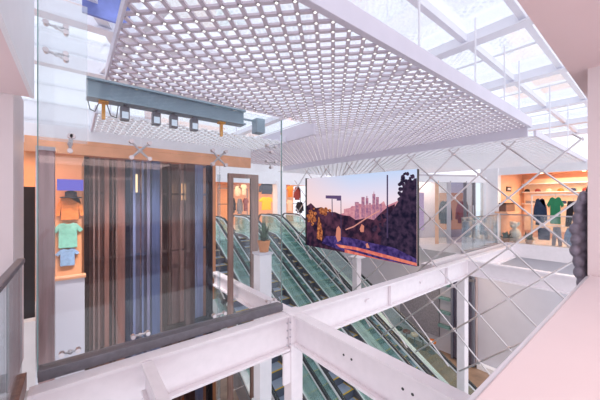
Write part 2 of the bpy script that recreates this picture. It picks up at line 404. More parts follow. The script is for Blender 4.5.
for lab, y in (('upper white roof girder above the glass screen at top left', 5.2), ('lower white roof girder at top left meeting the canopy corner', 7.1)):
    t = thing('roof_girder', lab, 'roof beam', (4, y, ZR))
    MB().box(-1.2, 5.0, y-.04, y+.04, ZR-.05, ZR+.19).build('web', ROOFW, t)
    MB().box(-1.2, 5.0, y-.10, y+.10, ZR-.08, ZR-.05).build('flange', ROOFW, t)
tag(MB().bar((.0, 4.2, ZR+.05), (1.3, 7.6, ZR-.0), .16, .10).build('roof_brace', ROOFW), 'white diagonal brace between the roof girders at top left', 'brace')
tag(MB().bar((1.0, 4.2, ZR+.05), (.35, 7.6, ZR), .10, .08).build('roof_brace', ROOFW), 'thin white diagonal brace crossing behind the top left brace', 'brace')
GL_J = mat('glass_joint', (230, 232, 240), .5, var=.02)
for k, x in enumerate((6.4, 9.1, 12.0)):
    tag(MB().box(x-.02, x+.02, -1, 15, ZR+.175, ZR+.20).build('glazing_bar', GL_J), ('nearest', 'middle', 'farthest')[k]+' thin pale glazing bar in the skylight panes', 'glazing bar')
BLUEP = mat('blue_banner', (120, 134, 200), .6, var=.35, scale=2.5)
tag(MB().box(.08, .62, 4.62, 4.66, 4.03, 4.39).build('blue_banner', BLUEP), 'blue banner high at top left above the lattice canopy', 'banner')
# building outside behind the glass roof at top left
ob = thing('outside_building', 'pale building with thin horizontal bands seen through top left glass', 'building', (-1, 16, 3))
MB().box(-6, 3.2, 16.5, 18, 3.0, 12).build('facade', mat('pale_facade', (232, 232, 240), .7, var=.02), ob)
for k in range(9):
    MB().box(-6, 3.24, 16.44, 16.5, 4.2+k*.8, 4.28+k*.8).build('band', mat('facade_band', (200, 202, 214), .7, var=.03), ob)

# ================================================================== CABLE / ROD NET
XN = 6.78
net = thing('rod_net', 'diamond net of crossed steel rods hanging beside and behind the screen', 'rod net', (XN, 2.5, -2))
P0 = (1.868, 1.64); DY, DZ = 1.046, 1.0
def in_net(y, z):
    return .80 <= y <= 8.9 and max(-2.25, (y-10.75)*.577+1.05) <= z <= 2.76
for s in (1, -1):
    for k in range(-16, 17):
        f = lambda y: P0[1]+s*DZ/DY*(y-(P0[0]+k*DY))
        run = []
        for q in range(0, 821):
            y = .80+q*.01
            if in_net(y, f(y)): run.append(y)
            if run and (q == 820 or not in_net(y, f(y))):
                if run[-1]-run[0] > .12:
                    MB().tube((XN+.012*s, run[0], f(run[0])), (XN+.012*s, run[-1], f(run[-1])), .017, n=8).build('rod', CHROME, net)
                run = []
for i in range(-1, 3):
    for j in range(-4, 2):
        for o in (0, .5):
            y, z = P0[0]+(i+o)*DY, P0[1]+(j+o)*DZ
            if .85 < y < 3.6 and -2.2 < z < 2.65:
                MB().tube((XN-.05, y, z), (XN+.05, y, z), .034, n=10).build('clamp', CHROME, net)

# ================================================================== LED SCREEN
XS = 6.60
led = thing('led_screen', 'large lit screen showing a city skyline at sunset', 'screen', (XS, 5.7, 0))
pL = lambda x, y, o=0: on_x(x, y, XS) - Vector((o, 0, 0))
c_tl, c_tr, c_br, c_bl = pL(307, 178), pL(417, 170), pL(417, 267), pL(307, 245)
zt = (c_tl.z+c_tr.z)/2; zb = (c_br.z+c_bl.z)/2; yl, yr = c_tl.y, c_tr.y
MB().box(XS+.003, XS+.10, yr, yl, zb, zt).build('housing', DARK, led)
MB().box(XS-.02, XS+.10, yl, yl+.07, zb, zt+.02).build('side_frame', DARK, led)
def screen_sky():
    m = bpy.data.materials.new('screen_sky'); m.use_nodes = True; nt = m.node_tree; nt.nodes.clear()
    o = nt.nodes.new('ShaderNodeOutputMaterial'); e = nt.nodes.new('ShaderNodeEmission')
    tc = nt.nodes.new('ShaderNodeTexCoord'); sx = nt.nodes.new('ShaderNodeSeparateXYZ')
    nt.links.new(tc.outputs['Object'], sx.inputs[0])
    mr = nt.nodes.new('ShaderNodeMapRange'); mr.inputs['From Min'].default_value = 1.0; mr.inputs['From Max'].default_value = zt
    nt.links.new(sx.outputs['Z'], mr.inputs['Value'])
    r1 = nt.nodes.new('ShaderNodeValToRGB'); r1.color_ramp.elements[0].color = lin((252, 206, 204)); r1.color_ramp.elements[1].color = lin((198, 216, 248))
    r1.color_ramp.elements.new(.45).color = lin((240, 224, 238))
    nt.links.new(mr.outputs['Result'], r1.inputs['Fac'])
    mr2 = nt.nodes.new('ShaderNodeMapRange'); mr2.inputs['From Min'].default_value = yl; mr2.inputs['From Max'].default_value = yr
    nt.links.new(sx.outputs['Y'], mr2.inputs['Value'])
    r2 = nt.nodes.new('ShaderNodeValToRGB'); r2.color_ramp.elements[0].color = (1,1,1,1); r2.color_ramp.elements[1].color = (0,0,0,1); r2.color_ramp.elements[1].position = .5
    nt.links.new(mr2.outputs['Result'], r2.inputs['Fac'])
    mx = nt.nodes.new('ShaderNodeMix'); mx.data_type = 'RGBA'
    mu = nt.nodes.new('ShaderNodeMath'); mu.operation = 'MULTIPLY'; mu.inputs[1].default_value = .6
    nt.links.new(r2.outputs['Color'], mu.inputs[0]); nt.links.new(mu.outputs[0], mx.inputs['Factor'])
    nt.links.new(r1.outputs['Color'], mx.inputs['A']); mx.inputs['B'].default_value = lin((255, 214, 206))
    nt.links.new(mx.outputs['Result'], e.inputs['Color']); nt.links.new(e.outputs[0], o.inputs[0]); return m
PIC = MB().box(XS, XS+.003, yr, yl, zb, zt); PMATS = [screen_sky()]
def flat(name, polys, m, off):                  # flat picture layers on the screen's face
    if m not in PMATS: PMATS.append(m)
    for p in polys:
        q = []
        for x, y in p:
            v = pL(x, y); v.z = min(max(v.z, zb), zt); v.y = min(max(v.y, yr), yl); v.x = XS-off; q.append(v)
        PIC.prism(q, (.001, 0, 0), PMATS.index(m))
def noisem(name, c1, c2, s, st=1.):
    m = bpy.data.materials.new(name); m.use_nodes = True; nt = m.node_tree; nt.nodes.clear()
    o = nt.nodes.new('ShaderNodeOutputMaterial'); e = nt.nodes.new('ShaderNodeEmission'); e.inputs['Strength'].default_value = st
    tc = nt.nodes.new('ShaderNodeTexCoord'); nz = nt.nodes.new('ShaderNodeTexNoise'); nz.inputs['Scale'].default_value = s; nz.inputs['Detail'].default_value = 6
    r = nt.nodes.new('ShaderNodeValToRGB'); r.color_ramp.elements[0].position = .38; r.color_ramp.elements[1].position = .68
    r.color_ramp.elements[0].color = lin(c1); r.color_ramp.elements[1].color = lin(c2)
    nt.links.new(tc.outputs['Object'], nz.inputs['Vector']); nt.links.new(nz.outputs['Fac'], r.inputs['Fac'])
    nt.links.new(r.outputs['Color'], e.inputs['Color']); nt.links.new(e.outputs[0], o.inputs[0]); return m
flat('picture_city', [[(340,226),(340,214),(344,213),(344,209),(350,208),(352,206),(357,206),(357,203),(361,204),(364,205),(380,204),(384,201),(386,206),(400,200),(400,232),(340,232)]], noisem('city_pink', (190, 120, 140), (224, 160, 168), 9), .004)
tw = [(355,359,202),(361.5,364.8,197),(365.8,368.5,198),(369,371,203),(372.5,375.5,194),(376,379,197),(379.5,382,204),(366.5,367.5,196)]
flat('picture_towers', [[(a,222),(a,t),(b,t),(b,222)] for a,b,t in tw]+[[(373.4,195),(374,190.5),(374.6,195)]], noisem('tower_mauve', (150, 104, 136), (200, 140, 156), 14), .006)
flat('picture_foreground', [[(307,246),(307,206),(311,203),(316,208),(322,207),(328,212),(335,212),(342,215),(350,216),(356,220),(366,218),(374,220),(382,212),(388,207),(395,204),(395,240),(417,262),(417,268)]], noisem('dusk_dark', (38, 28, 48), (96, 58, 78), 4.5), .008)
def blob_tree(cx, cy, rx, ry, n, seed):
    random.seed(seed); out = []
    for _ in range(n):
        a = random.random()*2*PI; r = math.sqrt(random.random())
        x, y = cx+rx*r*math.cos(a), cy+ry*r*math.sin(a); s = .9+random.random()*1.5
        out.append([(x+s*math.cos(2*PI*i/7), y+s*math.sin(2*PI*i/7)) for i in range(7)])
    return out
TREE = noisem('tree_violet', (30, 26, 48), (74, 56, 80), 7)
flat('picture_tree', blob_tree(408, 196, 10, 24, 130, 3)+blob_tree(404, 226, 15, 22, 90, 4)+blob_tree(388, 226, 14, 12, 60, 5)+[[(384,224),(398,202),(406,184),(417,178),(417,262),(380,250)]], TREE, .010)
flat('picture_lit_tree', blob_tree(312, 216, 4, 9, 26, 8)+blob_tree(324, 211, 6, 3, 18, 10)+[[(317,238),(318,222),(319,216),(321,222),(323,232),(322,241)]], noisem('tree_orange', (96, 44, 44), (226, 140, 86), 12), .012)
flat('picture_street', [[(322,243),(326,236),(336,236),(352,238),(372,243),(395,248),(417,259),(417,268),(390,263),(350,254)]], noisem('street_blue', (44, 34, 84), (92, 72, 136), 8), .012)
flat('picture_light_trail', [[(336,244),(356,247),(380,253),(417,263),(417,266),(380,256.5),(356,250),(340,247.5)], [(345,249),(380,259),(410,265.5),(406,266.5),(370,259.5),(345,252.5)]], noisem('trail_pink', (206, 96, 96), (246, 150, 118), 6), .014)
flat('picture_sign', [[(326,195.4),(341.5,195.6),(341.5,200.6),(337,200.6),(337,199),(326,198.4)]], emis('sign_violet', (98, 78, 118)), .014)
flat('picture_pole', [[(332,199),(332.8,199),(333,216),(332.2,216)], [(387,175),(388.4,175),(388.4,238),(387,238)], [(341,200),(341.6,200),(341.8,236),(341,236)]], emis('pole_violet', (74, 60, 92)), .016)
GP = emis('glow_peach', (214, 136, 118))
for g in ([(336,236),(337,228),(339,226),(341,229),(341,240),(338,242)], [(360,229),(362,224),(364.5,226),(364,232),(361,232)], [(366,244),(368,243),(370,248),(367,248)]):
    flat('picture_glow', [g], GP, .016)
flat('picture_wire', [[(346,229),(354,226),(366,218),(380,210),(380,211),(366,219.3),(354,227.3),(346,230)]], emis('wire_peach', (220, 150, 140)), .017)

PIC.build('display', PMATS, led)

# ================================================================== ESCALATORS
Y1, ZT = 10.75, 0.0
TAN = math.tan(math.radians(30)); YB = Y1-5.0/TAN
def zs(y): return min(0, (y-Y1)*TAN) if y > YB else -5.0
def prof(off, ya=YB-1.1, yb=Y1+1.2):
    return [(ya, -5+off), (YB-.35, -5+off), (YB+.1, -5+off+.07), (YB+.5, zs(YB+.5)+off), (Y1-.5, zs(Y1-.5)+off), (Y1-.05, -.06+off), (Y1+.35, off), (yb, off)]
step_me = None
def escalator(cx, label):
    global step_me
    t = thing('escalator', label, 'escalator', (cx, YB, -5), 'escalators rising side by side')
    P = lambda x, off: [(x, y, z) for y, z in prof(off)]
    MB().path(P(cx, -.42), 1.30, .5).build('truss', mat('truss_grey', (150, 156, 164), .5, .3), t)
    for s in (-1, 1):
        MB().path(P(cx+s*.475, .05), .03, .16).build('skirt', DSTEEL, t)
        MB().path(P(cx+s*.59, .11), .205, .05).build('deck', DECK, t)
        MB().path(P(cx+s*.535, .50), .012, .78).build('glass_panel', G_GREEN, t)
        # handrail with newel loops at both ends
        hp = P(cx+s*.535, .92); e = hp[-1]; b = hp[0]
        lo = [(e[0], e[1]+.36*math.sin(a), e[2]-.36+.36*math.cos(a)) for a in [PI*i/8 for i in range(1, 9)]]
        lb_ = [(b[0], b[1]-.36*math.sin(a), b[2]-.36+.36*math.cos(a)) for a in [PI*i/8 for i in range(8, 0, -1)]]
        hr = MB().path(lb_+hp+lo, .075, .045).build('handrail', BLACKR, t)
        MB().path(P(cx+s*.545, .87), .10, .05).build('handrail_guide', DECK, hr, label='white handrail guide')
    if step_me is None:
        m = MB(); r = .40*math.cos(math.radians(30)); h = r*TAN
        m.box(-.455, .455, 0, r+.01, -.06, 0, 0)
        m.box(-.455, .455, -.012, 0, -h-.02, -.002, 1)
        o = m.build('step', [TREAD, RISER]); step_me = [o.data]; bpy.data.objects.remove(o)
        m = MB().box(-.455, .455, -.016, .022, -.003, .004).box(-.455, -.43, 0, r, .0, .004).box(.43, .455, 0, r, .0, .004)
        o = m.build('edge_line', YELLOW); step_me.append(o.data); bpy.data.objects.remove(o)
    y = YB+.05
    while y < Y1+.1:
        o = bpy.data.objects.new('step', step_me[0]); C.objects.link(o); o.parent = t
        e = bpy.data.objects.new('edge_line', step_me[1]); C.objects.link(e); e.parent = o; e['label'] = 'yellow edge line'
        o.location = (0, y-YB, zs(y+.17)+5)
        y += .40*math.cos(math.radians(30))
    MB().box(cx-.46, cx+.46, Y1+.3, Y1+1.25, -.05, .01).build('comb_plate', DECK, t)
ES = ['leftmost escalator, its lower steps left of the white column', 'escalator with blue steps just right of the white column',
      'escalator passing beneath the left end of the lit screen', 'rightmost escalator, under the lit screen and the right beam']
for lab, x in zip(ES, (3.79, 5.19, 6.59, 7.99)): escalator(x, lab)

# ================================================================== GLASS LIFT TOWER
lt = thing('glass_lift', 'dark bronze glazed lift shaft, blurred reflections built as posts, behind the glass screen', 'lift', (1.3, 6.3, -3))
LY = 6.30
def px(x, y=230, Y=LY): return on_y(x, y, Y).x
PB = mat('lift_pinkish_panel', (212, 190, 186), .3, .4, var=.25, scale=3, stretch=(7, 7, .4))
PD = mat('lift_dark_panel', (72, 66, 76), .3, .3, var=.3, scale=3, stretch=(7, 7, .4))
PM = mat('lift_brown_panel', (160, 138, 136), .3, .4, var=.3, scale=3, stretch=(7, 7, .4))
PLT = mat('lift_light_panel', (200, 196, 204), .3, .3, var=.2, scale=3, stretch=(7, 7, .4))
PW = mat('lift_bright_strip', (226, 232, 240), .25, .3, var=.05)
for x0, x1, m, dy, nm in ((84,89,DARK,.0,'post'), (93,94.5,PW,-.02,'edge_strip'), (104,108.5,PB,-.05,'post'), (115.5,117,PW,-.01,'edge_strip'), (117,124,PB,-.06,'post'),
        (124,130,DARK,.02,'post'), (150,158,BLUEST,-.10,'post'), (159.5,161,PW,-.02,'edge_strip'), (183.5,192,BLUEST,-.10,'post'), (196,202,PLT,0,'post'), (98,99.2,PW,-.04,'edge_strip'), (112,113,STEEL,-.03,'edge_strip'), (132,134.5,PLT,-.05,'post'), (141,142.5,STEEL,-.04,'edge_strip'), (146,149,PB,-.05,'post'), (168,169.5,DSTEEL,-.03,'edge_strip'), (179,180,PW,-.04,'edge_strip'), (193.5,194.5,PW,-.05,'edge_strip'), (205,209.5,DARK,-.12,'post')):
    MB().box(px(x0), px(x1), LY+dy-.07, LY+dy+.07, -3.2, 2.36).build(nm, m, lt)  # post and panel strips copy blurred reflections in the lift glass
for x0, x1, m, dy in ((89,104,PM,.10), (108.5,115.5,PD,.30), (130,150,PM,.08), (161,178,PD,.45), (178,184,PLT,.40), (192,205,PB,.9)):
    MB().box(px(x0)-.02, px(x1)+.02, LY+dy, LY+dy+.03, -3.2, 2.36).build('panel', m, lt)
for x0, x1, g in ((84,124,G_BRONZE), (124,158,G_BLUE), (158,192,G_BRONZE), (192,209,G_BLUE)):
    MB().box(px(x0), px(x1), LY-.20, LY-.19, -3.2, 2.36).build('glass_pane', g, lt)
for z in (1.72, .55, -1.1): MB().box(px(84), px(209), LY-.02, LY+.02, z-.02, z+.02).build('transom', DSTEEL, lt)
MB().box(px(162), px(206), LY-.16, LY-.1, -1.02, -.94).build('threshold', DARK, lt)
MB().box(px(84), px(209), LY+.0, LY+1.6, 2.34, 2.36).build('ceiling_plate', PM, lt)
LAMPW = emis('warm_lamp', (255, 214, 150), 3.)
for x, z in ((181, 1.95), (136, 2.1)):
    MB().box(px(x)-.03, px(x)+.03, LY+.02, LY+.05, z-.35, z).build('wall_lamp', LAMPW, lt)
lr = thing('lift_door_frame', 'bronze door frame with glass between the lift shaft and white pillar', 'door frame', (2.5, 5, -2))
for x0, x1, m in ((228,233,BRONZE), (250.5,258,BRONZE)):
    MB().box(px(x0,230,5.0), px(x1,230,5.0), 4.98, 5.03, -2.3, 2.08).build('post', m, lr)
MB().box(px(228,230,5.), px(258,230,5.), 4.985, 5.025, 2.02, 2.10).build('header', BRONZE, lr)
MB().box(px(233,230,5.), px(250.5,230,5.), 5.0, 5.01, -2.0, 2.02).build('glass_pane', G_CLEAR, lr)
MB().box(px(209,230,5.8), px(228,230,5.), 5.35, 5.36, -2.3, 2.1).build('glass_pane', G_BAL, lr)
MB().box(px(206), px(229,230,5.3), 5.4, 5.46, -.48, -.40).build('transom', DARK, lr)
# orange band over lift and left shop: a reflection in the glass, built solid
struct('trim_3', MB().box(-.6, 3.3, 6.06, 6.10, 2.60, 2.80), WHITE)
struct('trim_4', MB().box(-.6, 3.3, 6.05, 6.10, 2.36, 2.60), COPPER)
struct('wall_back', MB().box(-3, 3.3, 8.2, 8.4, -5, 2.8), PEACHD)

# white pillar with pot
wp = thing('white_pillar', 'white square pillar with a terracotta pot on top', 'pillar', (2.75, 4.55, -3.2))
MB().box(2.61, 2.86, 4.45, 4.68, -3.2, .60).build('shaft', WHITE, wp, bevel=.006)
MB().box(2.59, 2.88, 4.43, 4.70, .60, .64).build('top_slab', LAVW, wp, bevel=.004)
pp = thing('potted_plant', 'dark leafy plant in terracotta pot standing on the white pillar', 'plant', (2.76, 4.56, .64))
MB().lathe([(.075,0),(.085,.02),(.11,.17),(.12,.18),(.12,.21),(.10,.21),(.095,.17)], (2.76,4.56,.64)).build('pot', TERRA, pp)
lf = MB(); random.seed(5)
for i in range(46):
    a = random.random()*2*PI; el = random.uniform(.2, 1.4); L = random.uniform(.16, .36); b0 = Vector((2.76,4.56,.83))
    dr = Vector((math.cos(a)*math.cos(el)*.42, math.sin(a)*math.cos(el)*.42, math.sin(el))); tip = b0+dr*L*1.3; sd = Vector((-math.sin(a), math.cos(a), 0))*.03
    mid = b0+dr*L*.75
    lf._new([b0, mid+sd, tip, mid-sd], [(0,1,2,3)])
lf.build('foliage', LEAF, pp)
for q in range(3): MB().tube((2.76+.02*q-.02,4.56,.8), (2.74+.03*q,4.56,1.1), .006).build('stem', LEAF, pp)

# lower jewellery level at left
struct('floor_middle', MB().box(-.6, 3.0, 3.6, 6.1, -3.4, -3.2), FLOORB)
GLIT = mat('jewellery_sparkle', (222, 214, 206), .25, .6, var=.5, scale=60)
GC = ['glass jewellery counter low at left, nearest the white column', 'glass jewellery counter seen low through the screen, behind the nearest counter', 'glass jewellery counter at the foot of the lift']
for lab, (x, y, w, dd) in zip(GC, ((2.0, 3.75, .62, .9), (1.35, 4.7, 1.1, .55), (.35, 4.6, .7, .6))):
    t = thing('display_counter', lab, 'counter', (x+w/2, y+dd/2, -3.2), 'jewellery counters on the lower level')
    MB().box(x, x+w, y, y+dd, -3.2, -2.62).build('cabinet', BRONZE, t, bevel=.01)
    MB().box(x+.03, x+w-.03, y+.03, y+dd-.03, -2.62, -2.56).build('jewellery_tray', GLIT, t)
    MB().box(x, x+w, y, y+dd, -2.45, -2.435).build('glass_top', G_BAL, t)
    for xx in (x, x+w-.02):
        for yy in (y, y+dd-.02): MB().box(xx, xx+.02, yy, yy+.02, -2.62, -2.45).build('corner_post', STEEL, t)

# ================================================================== GARMENTS
def garment(kind, label, m, c, w, h, face, parent_group=None, th=.07, hook=True):
    """c = centre of top edge, face = 'x' or 'y' : normal axis"""
    if kind == 'shirt':
        o = [(-.16,0),(-.28,-.03),(-.50,-.30),(-.36,-.40),(-.29,-.28),(-.30,-1),(.30,-1),(.29,-.28),(.36,-.40),(.50,-.30),(.28,-.03),(.16,0),(0,-.06)]
    elif kind == 'jacket':
        o = [(-.14,.03),(-.30,-.04),(-.46,-.38),(-.50,-.82),(-.36,-.84),(-.31,-.42),(-.32,-1),(.32,-1),(.31,-.42),(.36,-.84),(.50,-.82),(.46,-.38),(.30,-.04),(.14,.03),(0,-.05)]
    elif kind == 'trousers':
        o = [(-.36,0),(-.44,-.5),(-.50,-1),(-.16,-1),(0,-.38),(.16,-1),(.50,-1),(.44,-.5),(.36,0)]
    else:
        o = [(-.5,-.02),(-.46,-1),(.46,-1),(.5,-.02),(.2,0),(-.2,0)]
    u = Vector((0,-1,0)) if face == 'x' else Vector((1,0,0)); n = Vector((1,0,0)) if face == 'x' else Vector((0,1,0))
    c = Vector(c)
    nm = {'shirt':'shirt','jacket':'jacket','trousers':'trousers'}.get(kind, kind)
    t = thing(nm, label, {'trousers':'trousers'}.get(nm, nm.replace('_',' ')), (c.x, c.y, c.z-h), parent_group)
    b = MB(); b.prism([c+u*(p*w)+Vector((0,0,q*h)) for p, q in o], n*th)
    b.build('cloth', m, t, bevel=.02)
    if hook:
        MB().wire([c+n*th/2+Vector((0,0,.10)), c+n*th/2+Vector((0,0,-.02))], .008).build('hanger_hook', STEEL, t)
    return t
def prow(x0, x1, y, X):   # width, centre at pixel span on plane X
    a, b = on_x(x0, y, X), on_x(x1, y, X); return (a+b)/2, abs(a.y-b.y)

# ================================================================== RIGHT SHOP
struct('wall_shop_right', MB().box(15.6, 15.8, -1, 4.0, 0, 2.75), PEACH)
struct('wall_shop_side', MB().box(12.62, 15.6, 3.80, 4.0, 0, 2.75), PEACH)
struct('ceiling_shop_right', MB().box(12.46, 15.6, -1, 3.80, 2.70, 2.85), PEACHD)
struct('trim_5', MB().box(12.38, 12.45, -1, 4.3, 2.52, 2.84), WHITE)
struct('wall_shop_pier', MB().box(12.30, 12.62, 3.72, 4.30, 0, 2.78), WHITE)
struct('window_2', MB().box(12.43, 12.445, .2, 3.70, .02, 1.05), G_BAL)
tag(MB().box(12.42, 12.46, .2, 3.70, 1.05, 1.09).build('shop_rail', STEEL), 'thin steel rail on the glass front of the corner shop', 'rail')
XR = 13.1
def rack(label, x0, x1, ztop, X, zmid=None, grp='clothes racks in the corner shop'):
    a, b = on_x(x0, 220, X), on_x(x1, 220, X); ya, yb = max(a.y,b.y), min(a.y,b.y)
    t = thing('clothes_rack', label, 'clothes rack', (X, (ya+yb)/2, 0), grp)
    for y in (ya, yb):
        MB().box(X+.02, X+.06, y-.02, y+.02, 0, ztop).build('post', WHITE, t)
        MB().box(X-.15, X+.25, y-.025, y+.025, 0, .04).build('foot', WHITE, t)
    MB().box(X+.02, X+.06, yb, ya, ztop-.04, ztop).build('top_rail', WHITE, t)
    if zmid: MB().box(X+.02, X+.06, yb, ya, zmid-.03, zmid).build('middle_rail', WHITE, t)
rack('white clothes rack with two rails behind the corner shop glass', 531.5, 592, 1.80, XR+.05, .72)
for kind, lab, m, x0, x1, yt, yb in (
    ('jacket', 'dark blue jacket hanging at left end of the white rack', NAVY, 533, 547, 199, 225),
    ('shirt', 'bright green T-shirt hanging in middle of the white rack', GREEN, 546.5, 564, 197, 224),
    ('trousers', 'black trousers hanging right of the green T-shirt', BLACKF, 565, 582, 201, 227),
    ('shirt', 'light blue shirt hanging next to the black trousers by pink pillar', SKYF, 582, 591, 207, 222),
    ('shoulder_bag', 'navy bag hanging on lower rail below the dark blue jacket', NAVY, 537.5, 550, 228, 240),
    ('trousers', 'grey jeans hanging on lower rail below the green T-shirt', GREYF, 551.5, 562, 227, 246),
    ('jacket', 'pale denim jacket hanging on lower rail below black trousers', DENIM, 563.5, 580.5, 228, 247)):
    p, w = prow(x0, x1, yt, XR); q, _ = prow(x0, x1, yb, XR)
    garment(kind, lab, m, p, w, p.z-q.z, 'x', 'clothes on the white rack')
sh = thing('display_shelf', 'lit white shelf unit at the back of the corner shop', 'shelf', (15.4, 1.5, 0))
for z in (1.45, 1.95, 2.3): MB().box(15.15, 15.58, -.8, 3.7, z-.03, z).build('shelf_board', WHITE, sh)
MB().box(15.52, 15.58, -.8, 3.7, .3, 2.5).build('back_panel', mat('shelf_back', (248, 218, 190), .6), sh)
cols = [BLACKF, REDF, CREAM, ORGF, NAVY, REDF, BLACKF, CREAM]
names = ['black', 'maroon', 'cream', 'orange', 'navy', 'second maroon', 'second black', 'second cream']
for i, (m, nmm) in enumerate(zip(cols, names)):
    y = 3.55-i*.36
    t = thing('cap', f'{nmm} cap from the left on the middle shelf of corner shop', 'cap', (15.3, y, 1.95), 'caps on the shelf')
    MB().lathe([(.10,0),(.10,.05),(.07,.11),(.01,.13)], (15.32, y, 1.95), 12).build('crown', m, t)
    MB().box(15.17, 15.26, y-.07, y+.07, 1.952, 1.965).build('peak', m, t)
for i, (m, nmm) in enumerate(zip([GREYF, CREAM, NAVY, ORGF, TEAL, REDF], ['grey', 'cream', 'navy', 'orange', 'teal', 'maroon'])):
    y = 3.45-i*.5
    tag(MB().box(15.2, 15.48, y-.14, y+.14, 1.45, 1.57).build('folded_sweater', m, bevel=.03), f'{nmm} folded sweater on the lower shelf at back of corner shop', 'sweater', 'folded sweaters')
tag(MB().box(15.1, 15.14, .30, .62, 2.32, 2.44).build('hanging_sign', mat('sign_green', (40, 84, 50), .5)), 'small dark green sign high over the corner shop shelf', 'sign')
tag(MB().box(14.6, 14.64, .35, .85, 2.02, 2.18).build('hanging_sign', mat('sign_purple', (104, 88, 150), .5)), 'small purple sign hanging before the corner shop shelf', 'sign')
SPL = emis('shop_downlight', (255, 226, 180), 8.)
k = 0
LOC = ['front row left', 'front row middle', 'front row right', 'back row left', 'back row middle', 'back row right']
for X in (13.3, 14.5):
    for Y in (2.9, 1.7, .6):
        t = thing('downlight', f'round ceiling downlight of the corner shop, {LOC[k]}', 'light', (X, Y, 2.66), 'corner shop downlights'); k += 1
        hb = MB().tube((X, Y, 2.66), (X, Y, 2.70), .07, n=14).build('trim_ring', WHITE, t)
        MB().tube((X, Y, 2.652), (X, Y, 2.66), .05, n=14).build('lens', SPL, hb)
fr = thing('framed_sign', 'small black framed sign on the peach wall of corner shop', 'sign', (13.2, 3.77, 2))
a = on_y(507, 186.5, 3.77); b = on_y(511.5, 191.5, 3.77)
MB().box(a.x, b.x, 3.77, 3.80, b.z, a.z).build('frame', DARK, fr)
MB().box(a.x+.08, b.x-.08, 3.762, 3.77, b.z+.05, a.z-.05).build('card', PW, fr)
bk = thing('display_chest', 'dark brown chest on the peach ledge inside corner shop', 'chest', (13.3, 3.6, 1.0))
a = on_y(506, 203, 3.5); b = on_y(515, 211, 3.5)
MB().box(a.x, b.x, 3.5, 3.76, b.z, a.z-.05).build('body', BRONZE, bk, bevel=.01)
MB().box(a.x-.02, b.x+.02, 3.48, 3.76, a.z-.05, a.z).build('lid', DARK, bk, bevel=.01)
tag(MB().box(a.x-.2, b.x+.3, 3.4, 3.80, b.z-.06, b.z).build('peach_ledge', PEACH), 'peach ledge holding the dark chest in the corner shop', 'ledge')
pl = thing('plush_dog', 'white plush dog sitting by the glass front of corner shop', 'soft toy', (13.1, 3.4, .0))
c = on_x(515, 236, 13.1)
b = MB(); b.ball((c.x, c.y, .27), .2, (1,1,1.35)); b.ball((c.x-.05, c.y+.02, .66), .14, (1.1,1,1)); b.ball((c.x-.2, c.y+.03, .62), .07, (1.3,1,.8))
for s in (-1, 1):
    b.ball((c.x-.12, c.y+s*.13, .14), .08, (1,1,1.7)); b.ball((c.x-.02, c.y+s*.13, .72), .06, (.6,.6,1.5))
o = b.build('body', PLUSH, pl); md = o.modifiers.new('remesh', 'REMESH'); md.mode = 'VOXEL'; md.voxel_size = .025; md.use_smooth_shade = True
for s in (-1, 1): MB().ball((c.x-.17, c.y+s*.06, .71), .015, sub=1).build('eye', DARK, pl)
MB().ball((c.x-.28, c.y+.03, .63), .02, sub=1).build('nose', DARK, pl)
for lab, pxx in (('dark green bushy plant right of the white plush dog', 529), ('dark green plant left of the white plush dog', 506)):
    c = on_x(pxx, 240, 12.72)
    t = thing('potted_plant', lab, 'plant', (c.x, c.y, .0), 'plants by the corner shop glass')
    MB().lathe([(.08,0),(.12,.16),(.12,.18)], (c.x, c.y, 0), 14).build('pot', PEACH, t)
    f = MB(); random.seed(int(pxx))
    for i in range(40):
        aa = random.random()*2*PI; L = random.uniform(.12, .34); el = random.uniform(.1, 1.3); b0 = Vector((c.x, c.y, .17))
        dr = Vector((math.cos(aa)*math.cos(el), math.sin(aa)*math.cos(el), math.sin(el))); sd = Vector((-math.sin(aa), math.cos(aa), .2))*.05
        f._new([b0, b0+dr*L*.6+sd, b0+dr*L, b0+dr*L*.6-sd], [(0,1,2,3)])
    f.build('foliage', LEAF, t)

# ================================================================== ANGLED SHOPFRONT beside the screen
def ang(s, z, o=0):   # along the slanted front from (9.6,5.5) to (12.3,4.05)
    p = Vector((9.6, 5.5, z)).lerp(Vector((12.3, 4.05, z)), s); n = Vector((-1.45, -2.7, 0)).normalized(); return p+n*o
sf = thing('glazed_storefront', 'slanted glazed shop front between the lit screen and white pier', 'shop front', ang(.5, 0))
PEACHP = mat('peach_post', (236, 190, 160), .5, var=.05)
for s, w, m in ((.02,.10,STEEL), (.30,.12,PEACHP), (.46,.14,STEEL), (.68,.10,DSTEEL), (.80,.08,DSTEEL), (.955,.10,WHITE)):
    MB().bar(ang(s, 0), ang(s, 2.3), w, .10, up=(1,.5,0)).build('post', m, sf)
for s0, s1, g in ((.02,.30,G_CLEAR), (.30,.46,G_BAL), (.46,.68,G_BLUE), (.68,.955,G_BAL)):
    MB().bar(ang((s0+s1)/2, .02), ang((s0+s1)/2, 2.25), (s1-s0)*3.06, .012, up=Vector((1.45,2.7,0))).build('glass_pane', g, sf)
MB().bar(ang(0, 2.36), ang(.965, 2.36), .12, .22).build('header', WHITE, sf)
for s in (.71, .77): MB().tube(ang(s, .6, .08), ang(s, 1.4, .08), .025, n=10).build('door_handle', STEEL, sf)
struct('wall_shop_front_back', MB().prism([ang(-.1, 0, -1.6), ang(1.3, 0, -1.6), ang(1.3, 0, -1.75), ang(-.1, 0, -1.75)], (0,0,2.7)), LAVW)
